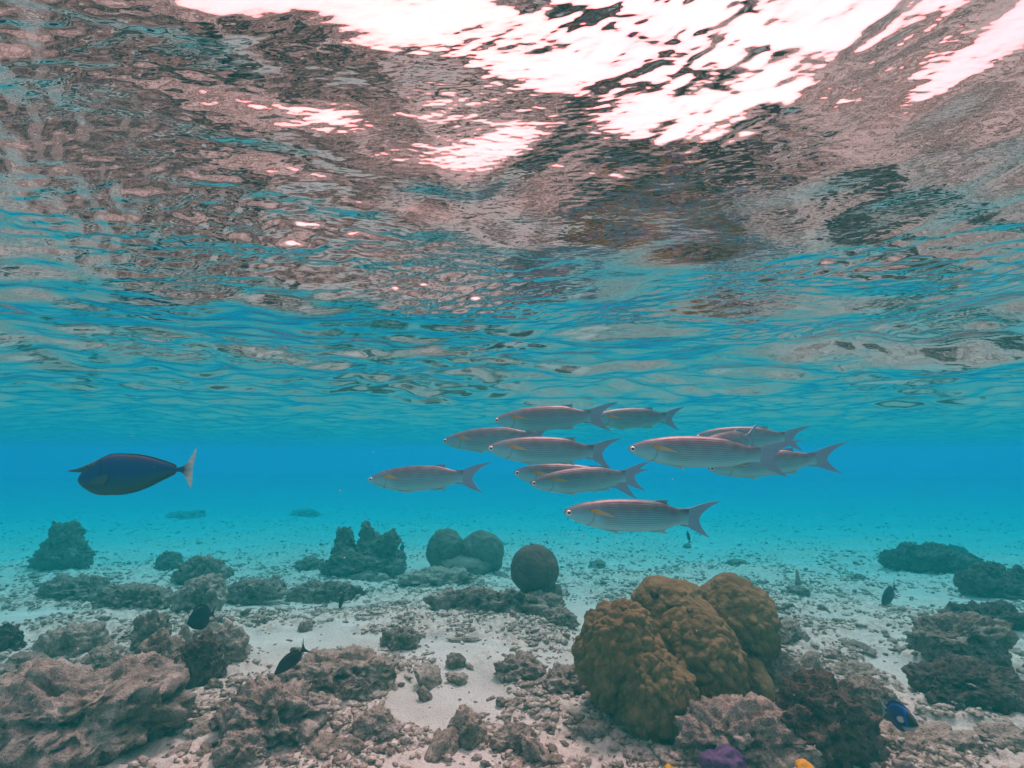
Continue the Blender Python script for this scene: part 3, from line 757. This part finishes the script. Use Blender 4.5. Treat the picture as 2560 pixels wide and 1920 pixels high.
def zc(zx, zy, s=845.0, ox=65.0, oy=650.0): return ((zx - ox) / s, (oy - zy) / s)
# mullet side outline read off one fish, scaled to unit length
_top = [(65, 656), (72, 645), (85, 636), (100, 627), (150, 604), (200, 589), (300, 569), (400, 560), (500, 559), (560, 564), (600, 574), (650, 590), (690, 597), (725, 592)]
_bot = [(65, 664), (72, 674), (85, 684), (100, 692), (150, 713), (200, 726), (300, 741), (400, 741), (500, 732), (560, 722), (600, 712), (650, 693), (690, 682), (725, 688)]
_wid = [.006, .017, .026, .033, .049, .059, .068, .070, .063, .054, .045, .031, .018, .007]
MP = [(zc(a[0], a[1])[0], zc(*a)[1], zc(*c)[1], w) for a, c, w in zip(_top, _bot, _wid)]
TAIL = [zc(*p) for p in ((668, 600), (720, 590), (775, 570), (830, 552), (875, 543), (912, 539), (890, 551), (850, 574), (815, 603), (795, 630), (787, 650), (796, 676), (812, 702), (832, 727), (853, 749), (815, 737), (770, 717), (725, 695), (672, 682))]
DORS = [zc(*p) for p in ((505, 566), (535, 557), (570, 552), (602, 551), (606, 556), (598, 566), (612, 582), (580, 585), (540, 575))]
ANAL = [zc(*p) for p in ((505, 728), (545, 735), (575, 733), (603, 738), (608, 733), (598, 722), (606, 708), (560, 712))]
PEC = [zc(*p) for p in ((190, 632), (205, 626), (235, 628), (270, 637), (300, 650), (312, 656), (285, 656), (245, 654), (212, 648))]
PELV = [zc(*p) for p in ((280, 738), (310, 744), (345, 754), (362, 757), (350, 748), (335, 738), (305, 734))]
def make_mullet(bend, Lm=.36):
    root = empty('mullet')
    V, Fs, uv, (u, tp, bt, w) = fish_body(MP, bend=bend)
    link('body', mk_mesh('body', curve_v(V, bend) * Lm, Fs, uv=uv), M['mullet'], root)
    def fin(nm, pts, mat, **k):
        V, Fs, uv = fin_mesh(nm, pts, bend=bend, **k); return link(nm, mk_mesh(nm, V * Lm, Fs, smooth=False, uv=uv), M[mat], root)
    fin('tail_fin', TAIL, 'mullet_fin', th=.010, axis=zc(680, 640))
    fin('dorsal_fin', DORS, 'mullet_fin', th=.010)
    fin('anal_fin', ANAL, 'mullet_low', th=.010)
    for sd_ in (1, -1):
        wp = float(np.interp(PEC[0][0], u, w)) * .90
        V, Fs, uv = fin_mesh('pectoral_fin', PEC, th=.005, y0=wp, splay=.24); V[:, 1] *= sd_
        if sd_ < 0: Fs = [f[:, ::-1] for f in Fs]
        link('pectoral_fin', mk_mesh('pectoral_fin', curve_v(V, bend) * Lm, Fs, smooth=False, uv=uv), M['mullet_pec'], root)
        V, Fs, uv = fin_mesh('pelvic_fin', PELV, th=.006, y0=.018, splay=.2); V[:, 1] *= sd_
        if sd_ < 0: Fs = [f[:, ::-1] for f in Fs]
        link('pelvic_fin', mk_mesh('pelvic_fin', curve_v(V, bend) * Lm, Fs, smooth=False, uv=uv), M['mullet_low'], root)
        eu, ez = zc(88, 659); eye_parts(root, (eu, float(np.interp(eu, u, w)) * .93, ez), .0180, .55, sd_, M['iris'], M['pupil'], Lm)
    return root
def copy_tree(o, parent=None):
    c = o.copy(); C.objects.link(c); c.parent = parent
    for ch in [q for q in bpy.data.objects if q.parent == o]: copy_tree(ch, c)
    return c
MU_NOSE, MU_TAIL = np.array(zc(65, 660)), np.array(zc(880, 645))
def pose(root, n_px, t_px, dn, dt, L0=.36, nose=MU_NOSE, tail=MU_TAIL, roll=0.0, zs=1.0):
    a = Vector(at(*n_px, dn)); c = Vector(at(*t_px, dt)); x_ = (c - a); ln = x_.length
    ang = math.atan2(tail[1] - nose[1], tail[0] - nose[0])
    s = ln / (np.linalg.norm(tail - nose) * L0); x_.normalize()
    y_ = Vector((0, 0, 1)).cross(x_).normalized(); z_ = x_.cross(y_).normalized()
    R3 = Matrix((x_, y_, z_)).transposed() @ Matrix.Rotation(ang, 3, 'Y') @ Matrix.Rotation(roll, 3, 'X')
    root.rotation_euler = R3.to_euler(); root.scale = (s, s * .96, s * zs)
    root.location = a - R3 @ (Vector((nose[0], 0, nose[1] * zs)) * L0 * s)
GM = 'silver mullets swimming in one school'
SCHOOL = (  # nose px, mid-tail px, nose depth, tail depth, bend variant, roll, label
    ((1068, 908), (1327, 899), 1.62, 1.56, 0, .04, 'topmost mullet of the school, its tail crossing the head of the mullet behind'),
    ((1274, 904), (1480, 904), 2.04, 2.10, 1, .06, 'paler mullet with its head hidden behind the tail of the topmost mullet'),
    ((957, 953), (1199, 944), 1.82, 1.74, 2, .0, 'mullet with its rear half hidden behind the mullet below the topmost one'),
    ((1052, 968), (1337, 981), 1.46, 1.49, 1, .05, 'fully visible mullet swimming just below the topmost mullet'),
    ((797, 1036), (1050, 1031), 1.68, 1.60, 0, -.05, 'mullet swimming alone ahead of the rest of the school'),
    ((1110, 1021), (1384, 1044), 1.72, 1.70, 2, .0, 'mullet of the overlapping pair whose body is mostly covered'),
    ((1145, 1045), (1399, 1028), 1.55, 1.60, 0, -.06, 'front mullet of the overlapping pair, nose slightly down'),
    ((1218, 1106), (1556, 1126), 1.24, 1.26, 1, .04, 'lowest and nearest mullet, swimming under the rest of the school'),
    ((1357, 969), (1708, 989), 1.20, 1.15, 2, .06, 'large darker mullet overlapping three others at the rear of the school'),
    ((1502, 943), (1743, 947), 1.80, 1.70, 0, .05, 'mullet half hidden above the back of the large darker mullet'),
    ((1487, 982), (1661, 948), 1.36, 1.58, 1, .0, 'mullet almost wholly hidden behind the large darker one, tail sticking up'),
    ((1530, 1013), (1817, 988), 1.52, 1.44, 2, .0, 'rearmost mullet, seen behind the tail of the large darker mullet'))
protos = {}
for (np_, tp_, dn, dt, bv, roll, lab) in SCHOOL:
    if bv not in protos: protos[bv] = make_mullet((0.02, .24, -.20)[bv]); o = protos[bv]
    else: o = copy_tree(protos[bv])
    tag(o, lab, 'fish', GM); pose(o, np_, tp_, dn, dt, roll=roll, zs=.91)

# unicorn fish
def uz(zx, zy): return ((zx - 385) / 1460.0, (500 - zy) / 1460.0)
UT = [(385, 604), (400, 572), (420, 540), (460, 500), (510, 462), (560, 412), (640, 352), (700, 322), (780, 300), (870, 293), (1000, 296), (1150, 306), (1300, 334), (1450, 374), (1560, 405), (1620, 438), (1660, 438), (1700, 425), (1735, 415)]
UB = [(385, 616), (400, 648), (420, 668), (460, 700), (510, 730), (560, 757), (640, 784), (700, 791), (780, 790), (870, 782), (1000, 764), (1150, 725), (1300, 662), (1450, 582), (1560, 530), (1620, 500), (1660, 492), (1700, 505), (1735, 520)]
UW = [.006, .022, .034, .045, .054, .060, .066, .068, .069, .068, .064, .056, .044, .030, .018, .010, .008, .006, .003]
UP = [(uz(a[0], a[1])[0], uz(*a)[1], uz(*c)[1], w) for a, c, w in zip(UT, UB, UW)]
mu_, t, b = nodes('slate_blue_skin')
uvn = N(t, 'ShaderNodeUVMap'); sx = N(t, 'ShaderNodeSeparateXYZ'); t.links.new(uvn.outputs[0], sx.inputs[0]); U, Vv = sx.outputs[0], sx.outputs[1]
tcn = N(t, 'ShaderNodeTexCoord'); nn_ = noise(t, tcn.outputs['Object'], 16, 4)
c = ramp(t, math_(t, 'ADD', Vv, math_(t, 'MULTIPLY', math_(t, 'SUBTRACT', nn_, .5), .35)), [(.0, (.030, .065, .085)), (.30, (.014, .050, .115)), (.55, (.003, .032, .165)), (.85, (.006, .034, .175)), (1.0, (.02, .02, .07))])
hp = math_(t, 'ADD', math_(t, 'POWER', math_(t, 'SUBTRACT', U, .10), 2.0), math_(t, 'MULTIPLY', math_(t, 'POWER', math_(t, 'SUBTRACT', Vv, .62), 2.0), .10))
c = mixc(t, ramp(t, math_(t, 'SQRT', hp), [(.135, 0.0), (.141, .8), (.145, .8), (.152, 0.0)]), c, (.004, .006, .015))
t.links.new(c, b.inputs['Base Color']); b.inputs['Roughness'].default_value = .5; b.inputs['Specular IOR Level'].default_value = .3
M['uni'] = mu_; M['uni_pec'] = fin_material('slate_fin', (.03, .045, .09), (.045, .06, .09), 1.0, rays=50)
M['uni_fin'] = fin_material('dark_blue_fin', (.012, .018, .05), (.02, .015, .045), 1.0, rays=40)
M['uni_tail'] = fin_material('pale_pink_tail', (.05, .05, .08), (.62, .60, .62), .95, rays=18)
LU = .40
uni = empty('unicorn_fish')
V, Fs, uv, (u, tp, bt, w) = fish_body(UP, expo=2.2); link('body', mk_mesh('body', V * LU, Fs, uv=uv), M['uni'], uni)
hp_ = [uz(640, 430), uz(530, 464), uz(440, 487), uz(360, 499), uz(290, 506), uz(228, 509)]
V, Fs = tube([(p[0], 0, p[1]) for p in hp_], [.050, .037, .027, .017, .010, .003], 16)
link('horn', mk_mesh('horn', V * LU, Fs), M['uni'], uni)
def ufin(nm, pts, mat, **k):
    V, Fs, uv = fin_mesh(nm, [uz(*p) for p in pts], **k); return link(nm, mk_mesh(nm, V * LU, Fs, smooth=False, uv=uv), M[mat], uni)
ufin('tail_fin', ((1690, 432), (1735, 405), (1775, 345), (1815, 275), (1848, 205), (1856, 240), (1848, 320), (1832, 400), (1824, 450), (1826, 520), (1832, 600), (1826, 682), (1795, 640), (1760, 580), (1728, 525), (1690, 498)), 'uni_tail', th=.008, axis=uz(1700, 465))
ufin('dorsal_fin', ((690, 332), (760, 296), (870, 284), (1000, 285), (1150, 293), (1300, 318), (1450, 355), (1580, 396), (1622, 420), (1610, 440), (1540, 412), (1400, 370), (1200, 325), (1000, 306), (850, 304)), 'uni_fin', th=.010)
ufin('anal_fin', ((820, 775), (900, 785), (1020, 770), (1160, 736), (1310, 676), (1460, 598), (1580, 540), (1622, 508), (1608, 500), (1500, 552), (1380, 610), (1200, 695), (1000, 752)), 'uni_fin', th=.010)
for sd_ in (1, -1):
    V, Fs, uv = fin_mesh('pectoral_fin', [uz(*p) for p in ((600, 640), (690, 575), (780, 550), (850, 548), (845, 600), (800, 650), (730, 662), (660, 660))], th=.005, y0=.061, splay=.10); V[:, 1] *= sd_
    if sd_ < 0: Fs = [f[:, ::-1] for f in Fs]
    link('pectoral_fin', mk_mesh('pectoral_fin', V * LU, Fs, smooth=False, uv=uv), M['uni_pec'], uni)
    eu, ez = uz(545, 452); eye_parts(uni, (eu, float(np.interp(eu, u, w)) * .9, ez), .0175, .5, sd_, simple('dark_iris', (.03, .02, .025), .2, .6), M['pupil'], LU)
tag(uni, 'dark blue unicorn fish with a long horn on its forehead and a pale tail', 'fish')
# nose point: front of face; tail point: middle of the tail's trailing edge
pose(uni, (169.9, 1036), (416, 1012), 1.95, 1.92, LU, np.array(uz(385, 610)), np.array(uz(1826, 450)))

# small reef fish: deep compressed oval body with crescent tail
ST = [(0, .0, -.02, .008), (.03, .035, -.055, .022), (.08, .085, -.095, .040), (.16, .145, -.145, .058), (.28, .195, -.19, .070), (.42, .215, -.21, .072), (.56, .195, -.195, .062), (.68, .145, -.145, .044), (.77, .075, -.075, .024), (.82, .035, -.035, .014), (.86, .032, -.032, .010)]
def reef_fish(label, nose, tail, dn, dt, skin, fin, tailm, L0=.2, roll=0.0, name='surgeonfish', pec=None, deep=1.0):
    root = empty(name); st = [(a, b_ * deep, c * deep, d) for a, b_, c, d in ST]
    V, Fs, uv, (u, tp, bt, w) = fish_body(st, 60, 32); link('body', mk_mesh('body', V * L0, Fs, uv=uv), skin, root)
    def f(nm, pts, m_, **k):
        V, Fs, uv = fin_mesh(nm, [(a, b_ * deep if nm != 'tail_fin' else b_) for a, b_ in pts], **k); link(nm, mk_mesh(nm, V * L0, Fs, smooth=False, uv=uv), m_, root)
    f('tail_fin', ((.82, .03), (.88, .075), (.96, .165), (1.06, .27), (.98, .14), (.95, .05), (.94, 0), (.95, -.05), (.98, -.14), (1.06, -.27), (.96, -.165), (.88, -.075), (.82, -.03)), tailm, th=.012, axis=(.82, 0))
    f('dorsal_fin', ((.18, .14), (.26, .215), (.42, .255), (.58, .245), (.70, .20), (.79, .12), (.76, .075), (.66, .14), (.5, .195), (.34, .195)), fin, th=.014)
    f('anal_fin', ((.34, -.19), (.44, -.235), (.58, -.235), (.70, -.195), (.79, -.115), (.76, -.07), (.66, -.14), (.5, -.19)), fin, th=.014)
    for sd_ in (1, -1):
        V, Fs, uv = fin_mesh('pectoral_fin', [(.24, .02), (.30, .05), (.38, .04), (.42, -.01), (.38, -.06), (.30, -.05)], th=.006, y0=.062, splay=.25); V[:, 1] *= sd_
        if sd_ < 0: Fs = [q[:, ::-1] for q in Fs]
        link('pectoral_fin', mk_mesh('pectoral_fin', V * L0, Fs, smooth=False, uv=uv), pec or fin, root)
        eye_parts(root, (.11, .043, .05), .017, .5, sd_, M['pupil'], M['pupil'], L0)
    tag(root, label, 'fish'); pose(root, nose, tail, dn, dt, L0, np.array((0, -.01)), np.array((.95, 0)), roll)
    return root
M['black_fish'] = simple('black_fish_skin', (.02, .022, .032), .4, .3, .3, 20)
M['black_fin'] = fin_material('black_fin', (.010, .011, .016), (.016, .02, .04), 1.0, rays=30)
M['slate_fish'] = simple('slate_fish_skin', (.04, .055, .08), .5, .3, .3, 20)
gd = ground(605, 1470)[1]
reef_fish('black surgeonfish diving nose down beside the overhanging rock', (593, 1457), (660, 1400), gd - .62, gd - .58, M['black_fish'], M['black_fin'], M['black_fin'], deep=.80)
gd = ground(428, 1385)[1]
reef_fish('round black fish hovering above the brown rocks on the left, seen almost end on', (404, 1345), (462, 1324), gd - .34, gd - .24, M['black_fish'], M['black_fin'], M['black_fin'], L0=.2, deep=1.75)
gd = ground(738, 1312)[1]
reef_fish('tiny dark fish standing on its nose in front of the left coral cluster', (733, 1316), (744, 1278), gd - .15, gd - .12, M['black_fish'], M['black_fin'], M['black_fin'], deep=.7)
gd = ground(1918, 1320)[1]
reef_fish('slate grey fish nose down over the open sand on the right', (1905, 1306), (1934, 1268), gd - .12, gd - .05, M['slate_fish'], M['slate_fish'], M['slate_fish'], deep=1.0)
reef_fish('tiny far fish hanging below the lowest mullet', (1484, 1146), (1490, 1172), 4.4, 4.4, M['slate_fish'], M['slate_fish'], M['slate_fish'], deep=.5)
gd = ground(868, 1205)[1]
reef_fish('small dim upright fish between the coral cluster and the heart shaped coral', (866, 1197), (871, 1172), gd - .2, gd - .2, M['slate_fish'], M['slate_fish'], M['slate_fish'], deep=.7)
# blue fish with dark face and white chin
mbf, t, b = nodes('royal_blue_skin')
uvn = N(t, 'ShaderNodeUVMap'); sx = N(t, 'ShaderNodeSeparateXYZ'); t.links.new(uvn.outputs[0], sx.inputs[0]); U, Vv = sx.outputs[0], sx.outputs[1]
col = ramp(t, math_(t, 'ADD', U, math_(t, 'MULTIPLY', math_(t, 'SUBTRACT', Vv, .5), -.06)), [(.185, (.03, .018, .03)), (.20, (.004, .09, .45)), (.235, (.004, .09, .45)), (.26, (.010, .045, .21))])
wh = math_(t, 'MULTIPLY', ramp(t, U, [(.10, 1.0), (.30, 1.0), (.40, 0.0)]), ramp(t, Vv, [(.16, 1.0), (.24, 0.0)]))
t.links.new(mixc(t, wh, col, (.45, .45, .50)), b.inputs['Base Color']); b.inputs['Roughness'].default_value = .45
M['blue_fish'] = mbf
M['blue_fin'] = fin_material('blue_fin', (.008, .03, .16), (.01, .05, .25), 1.0, rays=30)
gd = ground(1950, 1590)[1]
reef_fish('royal blue surgeonfish with dark face and white chin in front of the dark rock', (1984, 1568), (1906, 1530), gd - .26, gd - .12, M['blue_fish'], M['blue_fin'], M['mullet_low'], pec=M['uni_tail'], L0=.2, deep=1.05)
